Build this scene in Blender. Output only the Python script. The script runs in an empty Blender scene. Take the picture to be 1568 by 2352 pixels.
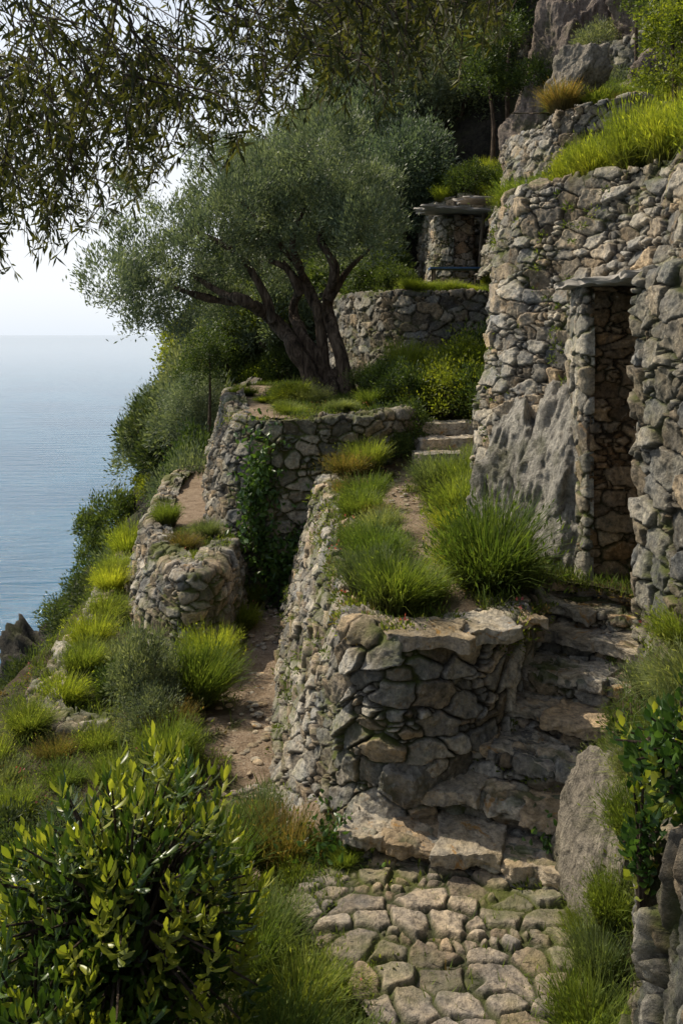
import bpy, math, numpy as np
from mathutils import Vector, Matrix
import bmesh
rng=np.random.default_rng(11)
C=bpy.context.scene.collection
def ss(a,b,x):
    t=np.clip((np.asarray(x,float)-a)/(b-a),0,1); return t*t*(3-2*t)
# ---------------------------------------------------------------- noise
TB=np.random.default_rng(3).random((32,32,32))
def vn(p):
    i=np.floor(p).astype(int); f=p-i; f=f*f*(3-2*f); r=0
    for dx in (0,1):
        for dy in (0,1):
            for dz in (0,1):
                w=(f[:,0] if dx else 1-f[:,0])*(f[:,1] if dy else 1-f[:,1])*(f[:,2] if dz else 1-f[:,2])
                r=r+w*TB[(i[:,0]+dx)%32,(i[:,1]+dy)%32,(i[:,2]+dz)%32]
    return r-.5
def fbm(p,o=4):
    r=0;a=1
    for k in range(o):
        r=r+a*vn(p*2**k+k*7.3); a*=.5
    return r
# ---------------------------------------------------------------- mesh helpers
def mesh(name,V,F,mat,attrs=None,smooth=False):
    me=bpy.data.meshes.new(name)
    V=np.asarray(V,np.float32);F=np.asarray(F,np.int32);k=F.shape[1]
    me.vertices.add(len(V));me.vertices.foreach_set('co',V.ravel())
    me.loops.add(F.size);me.loops.foreach_set('vertex_index',F.ravel())
    me.polygons.add(len(F));me.polygons.foreach_set('loop_start',np.arange(0,F.size,k,dtype=np.int32))
    me.polygons.foreach_set('use_smooth',np.full(len(F),smooth))
    me.update(calc_edges=True)
    for n,a in (attrs or {}).items():
        at=me.attributes.new(n,'FLOAT','POINT');at.data.foreach_set('value',np.asarray(a,np.float32).ravel())
    me.materials.append(mat)
    return me
def obj(name,me,label=None,cat=None,parent=None,kind=None,group=None,loc=(0,0,0),rot=(0,0,0),sc=(1,1,1)):
    o=bpy.data.objects.new(name,me);C.objects.link(o)
    o.location=loc;o.rotation_euler=rot;o.scale=sc
    if label:o['label']=label
    if cat:o['category']=cat
    if kind:o['kind']=kind
    if group:o['group']=group
    if parent:o.parent=parent
    return o
def norm(a): return a/np.maximum(np.linalg.norm(a,axis=-1,keepdims=True),1e-9)
def rdir(n): return norm(rng.normal(size=(n,3)))
def leaves(P,D,L,W,fold=False,N=None):
    n=len(P);D=norm(D)
    if N is None:N=rdir(n)
    S=norm(np.cross(D,N)+1e-6);U=norm(np.cross(S,D))
    L=np.broadcast_to(L,(n,))[:,None];W=np.broadcast_to(W,(n,))[:,None]
    if not fold:
        V=np.stack([P,P+D*L*.5+S*W*.5,P+D*L,P+D*L*.5-S*W*.5],1).reshape(-1,3)
        return V,np.arange(4*n).reshape(-1,4)
    ts=[0,.35,.72,1];ws=[.06,.75,1,.08]
    Vs=[]
    for t,w in zip(ts,ws):
        c=P+D*L*t-U*L*.22*t*t
        Vs+=[c+S*W*.5*w+U*W*.18*w,c,c-S*W*.5*w+U*W*.18*w]
    V=np.stack(Vs,1).reshape(-1,3)
    f=[]
    for k in range(3):
        a=3*k
        f+=[[a,a+1,a+4,a+3],[a+1,a+2,a+5,a+4]]
    F=(np.arange(n)[:,None,None]*12+np.array(f)[None]).reshape(-1,4)
    return V,F
def blades(P,Dh,lean,L,W):
    n=len(P);Dh=norm(Dh);S=norm(np.cross(Dh,np.array([0,0,1.]))+1e-6)
    ang=rng.uniform(-1,1,n)[:,None];S=norm(S+ang*Dh)
    L=np.broadcast_to(L,(n,))[:,None];lean=np.broadcast_to(lean,(n,))[:,None];W=np.broadcast_to(W,(n,))[:,None]
    Vs=[];H=[]
    for t,w in zip([0,.35,.7,1],[1,.9,.6,.08]):
        a=lean*(.55+.75*t)
        c=P+L*t*(Dh*np.sin(a)+np.array([0,0,1.])*np.cos(a))
        Vs+=[c+S*W*w*.5,c-S*W*w*.5];H+=[t,t]
    V=np.stack(Vs,1).reshape(-1,3)
    f=np.array([[0,1,3,2],[2,3,5,4],[4,5,7,6]])
    F=(np.arange(n)[:,None,None]*8+f[None]).reshape(-1,4)
    return V,F,np.tile(H,n)
def cr(P,m):
    P=np.array(P,float);k=len(P)
    Q=np.vstack([2*P[0]-P[1],P,2*P[-1]-P[-2]])
    t=np.linspace(0,k-1,m);i=np.minimum(t.astype(int),k-2);f=(t-i)[:,None]
    p0,p1,p2,p3=Q[i],Q[i+1],Q[i+2],Q[i+3]
    return .5*(2*p1+(p2-p0)*f+(2*p0-5*p1+4*p2-p3)*f**2+(3*p1-p0-3*p2+p3)*f**3)
def tube(pts,rad,sides=10,rough=.0,seg=6):
    pts=np.array(pts,float);rad=np.array(rad,float)
    k=len(pts);m=(k-1)*seg+1
    P=cr(pts,m);R=np.interp(np.linspace(0,k-1,m),range(k),rad)
    T=norm(np.gradient(P,axis=0));A=np.array([.3,.9,.2]);X=norm(np.cross(T,A));Y=np.cross(T,X)
    th=np.linspace(0,2*math.pi,sides,endpoint=False)
    V=P[:,None]+R[:,None,None]*(np.cos(th)[None,:,None]*X[:,None]+np.sin(th)[None,:,None]*Y[:,None])
    V=V.reshape(-1,3)
    if rough:
        ctr=np.repeat(P,sides,0);d=V-ctr
        V=ctr+d*(1+rough*(fbm(V*np.array([5,5,1.3])+3,3))[:,None]*2.2)
    F=[]
    for i in range(m-1):
        for j in range(sides):
            a=i*sides+j;b=i*sides+(j+1)%sides
            F.append([a,b,b+sides,a+sides])
    return V,np.array(F)
def join(parts):
    Vs=[];Fs=[];o=0;A=[]
    for p in parts:
        Vs.append(p[0]);Fs.append(p[1]+o);o+=len(p[0])
        if len(p)>2:A.append(p[2])
    return (np.vstack(Vs),np.vstack(Fs))+((np.concatenate(A),) if A else ())
# ---------------------------------------------------------------- masonry
def stones(u,v,su,sv,seed):
    r=np.random.default_rng(seed);M=64
    J=r.random((M,M,6))
    x=u/su;y=v/sv
    q=np.stack([x*.9,y*.9,np.full_like(x,seed*1.7)],1)
    x=x+.5*vn(q)+.08*vn(q*5);y=y+.6*vn(q+9)+.08*vn(q*5+3)
    i0=np.floor(x).astype(int);j0=np.floor(y).astype(int)
    F1=np.full(x.shape,9.);F2=F1.copy();idt=np.zeros((len(x),6));ddx=np.zeros(len(x));ddy=np.zeros(len(x))
    for dj in (-2,-1,0,1,2):
        for di in (-2,-1,0,1,2):
            i=i0+di;j=j0+dj;R=J[i%M,j%M]
            sx=i+.5*(j%2)+.1+.8*R[:,0];sy=j+.2+.6*R[:,1]
            dx=np.abs(x-sx);dy=np.abs(y-sy)
            d=(dx**3.4+dy**3.4)**(1/3.4)-(R[:,2]-.5)*.6
            n=d<F1
            F2=np.where(n,F1,np.minimum(F2,d));F1=np.where(n,d,F1)
            idt[n]=R[n];ddx=np.where(n,x-sx,ddx);ddy=np.where(n,y-sy,ddy)
    return F2-F1,idt,ddx,ddy
def relief(P,u,v,su,sv,seed,amp,split=.45,rg=1.,gw=1.):
    e,R,dx,dy=stones(u,v,su,sv,seed)
    if split>0:
        e2,R2,dx2,dy2=stones(u,v,su*.55,sv*.6,seed+100)
        s=(R[:,2]<split);e=np.where(s,np.minimum(e,e2*.6),e);R=np.where(s[:,None],R2,R);dx=np.where(s,dx2*.6,dx);dy=np.where(s,dy2*.6,dy)
    body=ss(.0,.13*gw,e)
    h=amp*(body*1.05+(R[:,3]-.5)*1.2*body+((R[:,4]-.5)*dx+(R[:,5]-.5)*dy)*2.4*body)
    fr=fbm(P*11,4);h=h+amp*rg*(.7*fr+.5*np.abs(fbm(P*5+4,3)))*body+amp*.25*fbm(P*45,2)
    return h,R[:,3],1-ss(.015*gw,.12*gw,e),R[:,5]
def wallmesh(name,bot,top,zb,zt,su,sv,res,mat,cap=.3,amp=.04,seed=1,smooth=True,hole=None,bulge=.10,capdrop=.0,split=.45):
    k=len(bot)
    B=np.column_stack([np.array(bot,float),np.broadcast_to(zb,(k,))]);T=np.column_stack([np.array(top,float),np.broadcast_to(zt,(k,))])
    m=400
    if smooth:Bd,Td=cr(B,m),cr(T,m)
    else:
        t=np.linspace(0,k-1,m)
        Bd=np.stack([np.interp(t,range(k),B[:,c]) for c in range(3)],1);Td=np.stack([np.interp(t,range(k),T[:,c]) for c in range(3)],1)
    M=(Bd+Td)/2;s=np.concatenate([[0],np.cumsum(np.linalg.norm(np.diff(M,axis=0),axis=1))])
    nu=max(4,int(s[-1]/res));q=np.linspace(0,s[-1],nu)
    Bq=np.stack([np.interp(q,s,Bd[:,c]) for c in range(3)],1);Tq=np.stack([np.interp(q,s,Td[:,c]) for c in range(3)],1)
    H=np.linalg.norm(Tq-Bq,axis=1);nv=max(3,int(H.mean()/res))
    tan=norm(np.gradient(Tq,axis=0)*np.array([1,1,0]));out=np.cross(tan,np.array([0,0,1.]))
    rows=[Bq+(Tq-Bq)*t for t in np.linspace(0,1,nv)];vv=[H*t for t in np.linspace(0,1,nv)]
    nc=int(cap/res) if cap>0 else 0
    for c in range(1,nc+1):
        rows.append(Tq-out*cap*c/nc-np.array([0,0,capdrop])*c/nc);vv.append(H+cap*c/nc)
    G=np.array(rows);nr=len(G)
    gu=np.gradient(G,axis=1);gv=np.gradient(G,axis=0);N=norm(np.cross(gu,gv))
    P=G.reshape(-1,3);N=N.reshape(-1,3);u=np.tile(q,nr)+seed*3.1;v=np.concatenate(vv)
    P=P+N*(bulge*fbm(P*.9+seed,3))[:,None]
    h,tone,gap,hue=relief(P,u,v,su,sv,seed,amp,split)
    V=P+N*h[:,None]
    a=np.arange(nr*nu).reshape(nr,nu)
    F=np.stack([a[:-1,:-1],a[:-1,1:],a[1:,1:],a[1:,:-1]],-1).reshape(-1,4)
    if hole is not None:
        c=P[F].mean(1);F=F[~hole(c)]
    return mesh(name,V,F,mat,{'tone':tone,'gap':gap,'hue':hue},True)
def inpoly(x,y,poly):
    r=np.zeros(x.shape,bool);n=len(poly)
    for i in range(n):
        x1,y1=poly[i];x2,y2=poly[(i+1)%n]
        c=((y1>y)!=(y2>y))&(x<(x2-x1)*(y-y1)/((y2-y1) or 1e-9)+x1)
        r^=c
    return r
def patch(name,poly,zf,res,mat,attr=None,masonry=None,rough=.03):
    p=np.array(poly);x0,y0=p.min(0);x1,y1=p.max(0)
    xs=np.arange(x0,x1+res,res);ys=np.arange(y0,y1+res,res)
    X,Y=np.meshgrid(xs,ys);x=X.ravel();y=Y.ravel();z=zf(x,y)+0*x
    P=np.column_stack([x,y,z]);P[:,2]+=rough*fbm(P*1.5,4)
    at={'tone':np.full(len(x),.5),'gap':np.zeros(len(x)),'path':np.zeros(len(x)),'hue':np.zeros(len(x))}
    if masonry:
        h,t,g,hu=relief(P,x,y,*masonry);P[:,2]+=h;at['tone']=t;at['gap']=g;at['hue']=hu
    if attr is not None:
        at['path']=attr(x,y);P[:,2]+=at['path']*.02*np.maximum(0,fbm(P*9,3))*2
    a=np.arange(len(x)).reshape(X.shape)
    F=np.stack([a[:-1,:-1],a[:-1,1:],a[1:,1:],a[1:,:-1]],-1).reshape(-1,4)
    ins=inpoly(x,y,poly);F=F[ins[F].all(1)]
    used=np.unique(F);mp=np.zeros(len(x),int);mp[used]=np.arange(len(used))
    return mesh(name,P[used],mp[F],mat,{k:v[used] for k,v in at.items()},True)
# ---------------------------------------------------------------- materials
def nt(name):
    m=bpy.data.materials.new(name);m.use_nodes=True;t=m.node_tree;t.nodes.clear();return m,t
def ramp(t,fac,stops):
    r=t.nodes.new('ShaderNodeValToRGB');e=r.color_ramp.elements
    while len(e)<len(stops):e.new(.5)
    for q,(p,c) in zip(e,stops):q.position=p;q.color=(*c,1)
    t.links.new(fac,r.inputs[0]);return r.outputs[0]
def mix(t,f,a,b,mode='MIX'):
    m=t.nodes.new('ShaderNodeMix');m.data_type='RGBA';m.blend_type=mode
    for s,v in ((0,f),(6,a),(7,b)):
        if isinstance(v,(int,float)):m.inputs[s].default_value=v
        elif isinstance(v,tuple):m.inputs[s].default_value=(*v,1)
        else:t.links.new(v,m.inputs[s])
    return m.outputs[2]
def noise(t,scale,detail=5,rough=.55,vec=None,dist=0):
    n=t.nodes.new('ShaderNodeTexNoise');n.inputs['Scale'].default_value=scale;n.inputs['Detail'].default_value=detail;n.inputs['Roughness'].default_value=rough;n.inputs['Distortion'].default_value=dist
    if vec is not None:t.links.new(vec,n.inputs['Vector'])
    return n.outputs[0]
def attr(t,n):
    a=t.nodes.new('ShaderNodeAttribute');a.attribute_name=n;return a.outputs['Fac']
def geo(t): return t.nodes.new('ShaderNodeNewGeometry')
def math_(t,op,a,b=0.):
    m=t.nodes.new('ShaderNodeMath');m.operation=op
    for i,v in enumerate((a,b)):
        if isinstance(v,(int,float)):m.inputs[i].default_value=v
        else:t.links.new(v,m.inputs[i])
    return m.outputs[0]
def g3(v): return (v,v,v)
def finish(t,col,rough=.85,bump=None,bs=.5,bd=.02,spec=.3):
    p=t.nodes.new('ShaderNodeBsdfPrincipled');o=t.nodes.new('ShaderNodeOutputMaterial')
    if isinstance(col,tuple):p.inputs['Base Color'].default_value=(*col,1)
    else:t.links.new(col,p.inputs['Base Color'])
    p.inputs['Roughness'].default_value=rough;p.inputs['Specular IOR Level'].default_value=spec
    if bump is not None:
        b=t.nodes.new('ShaderNodeBump');b.inputs['Strength'].default_value=bs;b.inputs['Distance'].default_value=bd
        t.links.new(bump,b.inputs['Height']);t.links.new(b.outputs[0],p.inputs['Normal'])
    t.links.new(p.outputs[0],o.inputs[0]);return p
def stonemat(name,ca,cb,cc,gapc=(.022,.018,.012),moss=.5,mossc=(.085,.1,.022),och=.7,dirt=.55,lich=.45,orange=.0):
    m,t=nt(name);g=geo(t);P=g.outputs['Position']
    base=ramp(t,attr(t,'tone'),[(0,ca),(.5,cb),(1,cc)])
    base=mix(t,ramp(t,attr(t,'hue'),[(.5,g3(0)),(.9,g3(och))]),base,(1.1,.88,.64),'MULTIPLY')
    n1=noise(t,3,6,.65,P);n2=noise(t,24,7,.72,P);n3=noise(t,1.1,5,.65,P);n4=noise(t,70,3,.7,P);n5=noise(t,1.9,5,.7,P,.5);n6=noise(t,7,6,.7,P,.6)
    base=mix(t,1.,base,ramp(t,n2,[(.3,g3(.38)),(.5,g3(1.0)),(.7,(1.5,1.46,1.38))]),'MULTIPLY')
    base=mix(t,1.,base,ramp(t,n1,[(.35,(.66,.69,.74)),(.65,(1.22,1.12,.95))]),'MULTIPLY')
    base=mix(t,ramp(t,n5,[(.52,g3(0)),(.68,g3(dirt))]),base,(.17,.12,.06))
    base=mix(t,ramp(t,n6,[(.55,g3(0)),(.66,g3(.6))]),base,(.07,.066,.055))
    base=mix(t,ramp(t,n2,[(.6,g3(0)),(.69,g3(lich))]),base,(.52,.51,.45))
    if orange: base=mix(t,ramp(t,noise(t,4.5,6,.75,P,.8),[(.58,g3(0)),(.64,g3(orange))]),base,(.4,.2,.04))
    base=mix(t,math_(t,'MULTIPLY',attr(t,'gap'),.92),base,gapc)
    sep=t.nodes.new('ShaderNodeSeparateXYZ');t.links.new(g.outputs['Normal'],sep.inputs[0])
    up=ramp(t,sep.outputs[2],[(.1,g3(.18)),(.8,g3(1))])
    mm=ramp(t,n3,[(.48,g3(0)),(.6,g3(1))])
    mf=math_(t,'MULTIPLY',mm,math_(t,'MULTIPLY',math_(t,'ADD',up,math_(t,'MULTIPLY',attr(t,'gap'),.7)),moss))
    mf=math_(t,'MINIMUM',mf,.9)
    base=mix(t,mf,base,mossc)
    finish(t,base,.92,math_(t,'ADD',n2,math_(t,'MULTIPLY',n4,.5)),.9,.03,.2);return m
M_grey=stonemat('grey_stone',(.14,.137,.128),(.3,.287,.258),(.5,.47,.415),moss=.9,orange=.25)
M_dark=stonemat('dark_stone',(.1,.1,.096),(.22,.215,.197),(.37,.35,.31),moss=.7,dirt=.45)
M_brown=stonemat('brown_stone',(.11,.078,.05),(.22,.162,.105),(.32,.25,.17),moss=.3)
M_red=stonemat('reddish_stone',(.2,.14,.11),(.3,.23,.18),(.36,.32,.28),moss=.3)
M_step=stonemat('step_stone',(.34,.305,.255),(.46,.415,.345),(.54,.495,.42),moss=.5,mossc=(.18,.12,.035),gapc=(.06,.045,.03),dirt=.35,orange=.8)
M_flag=stonemat('flagstone',(.22,.19,.155),(.36,.31,.255),(.47,.41,.34),gapc=(.035,.045,.012),moss=.6,mossc=(.11,.12,.03),lich=.15,dirt=.3,och=.35)
def rockmat(name,a,b,moss=.5,sc=1.,dk=(.08,.07,.05)):
    m,t=nt(name);g=geo(t);P=g.outputs['Position']
    mp=t.nodes.new('ShaderNodeMapping');mp.inputs['Scale'].default_value=(1,1,.45);mp.inputs['Rotation'].default_value=(.2,.3,0);t.links.new(P,mp.inputs[0])
    n1=noise(t,2.6*sc,9,.7,mp.outputs[0],.8);n2=noise(t,18*sc,7,.72,P);n3=noise(t,1.7*sc,5,.65,P);n4=noise(t,5*sc,6,.7,mp.outputs[0],1.4)
    c=ramp(t,n1,[(.3,a),(.5,tuple((x+y)/2 for x,y in zip(a,b))),(.7,b)])
    c=mix(t,1.,c,ramp(t,n2,[(.3,g3(.4)),(.7,(1.4,1.36,1.26))]),'MULTIPLY')
    c=mix(t,ramp(t,n4,[(.36,g3(.7)),(.44,g3(0))]),c,dk)
    c=mix(t,ramp(t,n3,[(.5,g3(0)),(.6,g3(moss))]),c,(.07,.075,.025))
    finish(t,c,.93,math_(t,'ADD',n2,math_(t,'ADD',math_(t,'MULTIPLY',n1,2.),n4)),1.,.07,.2);return m
M_rock=rockmat('rock',(.28,.265,.24),(.52,.49,.44),.6)
M_pale=rockmat('pale_rock',(.27,.24,.2),(.45,.4,.33),.5)
M_brock=rockmat('brown_rock',(.14,.11,.095),(.32,.265,.225),.7,.7)
M_cliff=rockmat('cliff_rock',(.018,.018,.016),(.085,.076,.062),.5,.45,(.01,.01,.009))
def soilmat():
    m,t=nt('soil');g=geo(t);P=g.outputs['Position']
    n=noise(t,6,8,.7,P);n2=noise(t,45,5,.7,P);n3=noise(t,1.2,4,.6,P)
    c=ramp(t,n,[(.3,(.05,.035,.022)),(.55,(.12,.085,.055)),(.75,(.19,.14,.1))])
    pth=ramp(t,n2,[(.3,(.2,.135,.09)),(.5,(.38,.28,.19)),(.62,(.46,.37,.27)),(.72,(.58,.5,.41))])
    pth=mix(t,ramp(t,n,[(.4,g3(.6)),(.55,g3(0))]),pth,(.18,.125,.075))
    gr=ramp(t,n2,[(.3,(.03,.04,.012)),(.7,(.09,.11,.03))])
    c=mix(t,ramp(t,n3,[(.4,g3(0)),(.6,g3(.9))]),c,gr)
    c=mix(t,attr(t,'path'),c,pth)
    finish(t,c,.95,math_(t,'ADD',n,n2),1.,.05,.15);return m
M_soil=soilmat()
def leafmat(name,c1,c2,tr=.35,rough=.5,spec=.3,base=None,objvar=.25,h=False,tt=(1.6,1.6,.8)):
    m,t=nt(name);g=geo(t)
    c=ramp(t,g.outputs['Random Per Island'],[(0,c1),(.6,tuple((a+b)/2 for a,b in zip(c1,c2))),(1,c2)])
    oi=t.nodes.new('ShaderNodeObjectInfo')
    c=mix(t,1.,c,ramp(t,oi.outputs['Random'],[(0,(1-objvar,1-objvar*.8,1-objvar)),(1,(1+objvar,1+objvar*.6,1))]),'MULTIPLY')
    n=noise(t,2.2,3,.6,g.outputs['Position']);c=mix(t,1.,c,ramp(t,n,[(.35,(.65,.68,.72)),(.65,(1.35,1.25,1.05))]),'MULTIPLY')
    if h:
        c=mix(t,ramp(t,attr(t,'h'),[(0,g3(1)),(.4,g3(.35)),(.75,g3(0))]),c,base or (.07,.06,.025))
    p=t.nodes.new('ShaderNodeBsdfPrincipled');t.links.new(c,p.inputs['Base Color']);p.inputs['Roughness'].default_value=rough;p.inputs['Specular IOR Level'].default_value=spec
    tl=t.nodes.new('ShaderNodeBsdfTranslucent')
    t.links.new(mix(t,1.,c,tt,'MULTIPLY'),tl.inputs[0])
    x=t.nodes.new('ShaderNodeMixShader');x.inputs[0].default_value=tr
    o=t.nodes.new('ShaderNodeOutputMaterial')
    t.links.new(p.outputs[0],x.inputs[1]);t.links.new(tl.outputs[0],x.inputs[2]);t.links.new(x.outputs[0],o.inputs[0]);return m
L_olive=leafmat('olive_leaf',(.08,.115,.078),(.23,.28,.2),.35,.5,tt=(1.3,1.4,.9))
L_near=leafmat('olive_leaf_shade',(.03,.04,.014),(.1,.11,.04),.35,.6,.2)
L_shrub=leafmat('shrub_leaf',(.04,.07,.02),(.115,.16,.05),.35,.5)
L_shrub2=leafmat('grey_shrub_leaf',(.08,.115,.075),(.24,.28,.19),.35,.6)
L_yel=leafmat('bright_shrub_leaf',(.1,.14,.022),(.24,.28,.045),.45,.5)
L_dark=leafmat('dark_tree_leaf',(.028,.048,.02),(.095,.125,.05),.3,.55)
L_laurel=leafmat('laurel_leaf',(.035,.08,.016),(.12,.185,.035),.3,.3,.5)
L_laurelt=leafmat('laurel_tip_leaf',(.17,.22,.028),(.36,.39,.065),.45,.35,.5)
L_ivy=leafmat('ivy_leaf',(.03,.075,.02),(.09,.17,.045),.35,.35,.4)
L_weed=leafmat('weed_leaf',(.07,.11,.024),(.2,.24,.06),.4,.6,.2)
L_weed2=leafmat('dry_weed_leaf',(.13,.1,.04),(.28,.19,.08),.3,.7,.2)
L_flower=leafmat('flower_petal',(.4,.08,.1),(.5,.2,.22),.3,.6,.2)
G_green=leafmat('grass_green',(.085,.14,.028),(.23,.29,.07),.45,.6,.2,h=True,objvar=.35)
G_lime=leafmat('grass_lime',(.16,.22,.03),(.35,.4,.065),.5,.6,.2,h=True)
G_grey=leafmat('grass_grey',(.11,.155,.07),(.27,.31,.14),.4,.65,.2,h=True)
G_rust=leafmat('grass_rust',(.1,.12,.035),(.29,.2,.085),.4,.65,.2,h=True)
def barkmat():
    m,t=nt('bark');tc=t.nodes.new('ShaderNodeTexCoord');mp=t.nodes.new('ShaderNodeMapping');mp.inputs['Scale'].default_value=(9,9,2)
    t.links.new(tc.outputs['Object'],mp.inputs[0]);n=noise(t,1.5,8,.7,mp.outputs[0],.6)
    c=ramp(t,n,[(.35,(.02,.014,.01)),(.5,(.11,.078,.053)),(.7,(.28,.21,.15))]);finish(t,c,.9,n,1.,.1,.2);return m
M_bark=barkmat()
def plain(name,c,rough=.6):
    m,t=nt(name);g=geo(t);n=noise(t,8,5,.6,g.outputs['Position'])
    finish(t,mix(t,1.,c,ramp(t,n,[(.3,g3(.7)),(.7,g3(1.2))]),'MULTIPLY'),rough,n,.3,.01);return m
M_slab=plain('slate_slab',(.3,.27,.23),.8);M_blue=plain('blue_paint',(.06,.12,.25),.5);M_wood=plain('weathered_wood',(.13,.1,.07),.8)
# ---------------------------------------------------------------- camera, light
cam=bpy.data.cameras.new('camera');co=bpy.data.objects.new('camera',cam);C.objects.link(co);bpy.context.scene.camera=co
cam.sensor_fit='VERTICAL';cam.sensor_height=36;cam.lens=36*2000/2352;cam.shift_y=-.1735;cam.clip_end=60000;cam.clip_start=.05
co.rotation_euler=(math.radians(90),0,0)
sd=Vector((-.57,.34,.74)).normalized();el=math.asin(sd.z);az=math.atan2(sd.x,sd.y)
sl=bpy.data.lights.new('sun','SUN');sl.energy=5.0;sl.angle=math.radians(.6);sl.color=(1,.91,.75)
so=bpy.data.objects.new('sun',sl);C.objects.link(so);so.rotation_euler=sd.to_track_quat('Z','Y').to_euler()
w=bpy.data.worlds.new('World');bpy.context.scene.world=w;w.use_nodes=True;wt=w.node_tree
bg=wt.nodes['Background'];sk=wt.nodes.new('ShaderNodeTexSky');sk.sky_type='NISHITA';sk.sun_disc=False;sk.sun_elevation=el;sk.sun_rotation=az%(2*math.pi)
sk.dust_density=1.5;sk.air_density=1.0;sk.ozone_density=1.5
tc=wt.nodes.new('ShaderNodeTexCoord');sx=wt.nodes.new('ShaderNodeSeparateXYZ');wt.links.new(tc.outputs['Generated'],sx.inputs[0])
f=ramp(wt,sx.outputs[2],[(0,g3(.95)),(.15,g3(.92)),(.6,g3(.3))])
hz=ramp(wt,sx.outputs[2],[(0,(.8,.87,.95)),(.05,(.92,.95,.99)),(.3,(.96,.98,1))])
dp=wt.nodes.new('ShaderNodeVectorMath');dp.operation='DOT_PRODUCT';wt.links.new(tc.outputs['Generated'],dp.inputs[0]);dp.inputs[1].default_value=(-.6,.8,0)
br=ramp(wt,math_(wt,'ADD',math_(wt,'MULTIPLY',dp.outputs['Value'],.5),.5),[(.2,g3(.32)),(.72,g3(1))])
hz=mix(wt,1.,mix(wt,1.,hz,(7.2,7.2,7.2),'MULTIPLY'),br,'MULTIPLY')
wt.links.new(mix(wt,f,sk.outputs[0],hz),bg.inputs[0]);bg.inputs[1].default_value=.15
vs=bpy.context.scene.view_settings;vs.view_transform='Standard';vs.look='None';vs.exposure=0
# ---------------------------------------------------------------- sea
m,t=nt('sea_water');g=geo(t);mp=t.nodes.new('ShaderNodeMapping');mp.inputs['Scale'].default_value=(.16,.8,1);mp.inputs['Rotation'].default_value=(0,0,.12);t.links.new(g.outputs['Position'],mp.inputs[0])
n=noise(t,.42,7,.62,mp.outputs[0],.4);n2=noise(t,.02,3,.5,g.outputs['Position'])
s_=t.nodes.new('ShaderNodeSeparateXYZ');t.links.new(g.outputs['Position'],s_.inputs[0])
n=math_(t,'DIVIDE',n,math_(t,'ADD',math_(t,'DIVIDE',s_.outputs[1],200.),1.))
cc=ramp(t,n2,[(.35,(.008,.09,.17)),(.65,(.02,.13,.22))])
finish(t,cc,.1,n,1.,2.6,.35)
obj('sea',mesh('sea',[(-30000,-300,-40),(30000,-300,-40),(30000,40000,-40),(-30000,40000,-40)],[[0,1,2,3]],m),kind='structure',label='calm blue sea reaching the hazy horizon')
# ---------------------------------------------------------------- terrain
def hh(x,y):
    x=np.asarray(x,float);y=np.asarray(y,float)
    c=np.interp(y,[-10,6,14,22,28,34,44,60,140],[2.6,2.8,2.7,4.6,7.2,9.0,4,-18,-45])
    pl=c+1.95*x
    ed=np.interp(y,[0,6,8,20,26],[-2.6,-2.7,-3.6,-4.1,-4.3])
    nl=np.where(x<ed,-4.3+3.6*(x-ed),-4.0)
    xr=np.interp(y,[0,8,12,16,26],[3.0,3.0,3.9,5.2,6])
    near=nl+5.3*ss(xr-.3,xr+.5,x)+.8*np.maximum(0,x-xr)
    far=np.where(x<0,pl,c+1.0*x)
    w=ss(21,31,y);z=near*(1-w)+far*w
    return z
def terr():
    a=np.linspace(-1,1,380);xs=np.sinh(a*3.2)/np.sinh(3.2)*90-5
    b=np.linspace(0,1,420);ys=-12+30*b+140*b**2.2
    X,Y=np.meshgrid(xs,ys);x=X.ravel();y=Y.ravel();z=hh(x,y)
    P=np.column_stack([x,y,z]);far=ss(20,30,y)+ss(-4.3,-5.3,x);far=np.clip(far,0,1)
    r=np.abs(fbm(P*np.array([.6,.4,.22])+2,5))
    P[:,2]+=far*(1.2*fbm(P*.35,5)+2.2*r-.8);P[:,0]+=far*(1.6*fbm(P*.5+5,6)+2.0*r-.2)
    P[:,2]=np.maximum(P[:,2],-46)
    A=np.arange(len(x)).reshape(X.shape);F=np.stack([A[:-1,:-1],A[:-1,1:],A[1:,1:],A[1:,:-1]],-1).reshape(-1,4)
    return mesh('hillside',P,F,M_cliff,None,True)
obj('hillside',terr(),kind='structure',label='steep rocky coastal hillside dropping to the sea')
# ---------------------------------------------------------------- grounds
def pathmask(pts,wd):
    pts=np.array(pts)
    def f(x,y):
        cx=np.interp(y,pts[:,1],pts[:,0]);P=np.column_stack([x,y,0*x])
        return (1-ss(wd*.6,wd*1.3,np.abs(x-cx)+.4*fbm(P*3,4)))*(y>pts[0,1]-.3)*(y<pts[-1,1]+.5)
    return f
PL=[(-.4,5.9),(-.7,6.8),(-.9,8),(-.96,9.5),(-.97,11.9),(-.85,14)];PU=[(.9,6.3),(.85,7.5),(.7,9),(.65,11),(1.1,13.5)]
pm_low=pathmask(PL,.27);pm_up=pathmask(PU,.24)
def z_low(x,y): return -3.78+.52*ss(-1.2,.1,x)*(1-ss(6,7.2,y))
P_low=[(-3.6,8),(-2.6,6.2),(-2.2,1.5),(1.5,1.5),(1.6,6.5),(1.2,7),(-.2,19),(-3.6,19)]
obj('lower_terrace_ground',patch('lower_terrace_ground',P_low,z_low,.03,M_soil,pm_low,rough=.1),kind='structure',label='dirt path and soil of the lower terrace')
def z_t1(x,y): return -1.99+.75*ss(12,15,y)+.2*ss(15,17,y)+.12*ss(1.2,1.8,x)*ss(7,8.5,y)
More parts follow.
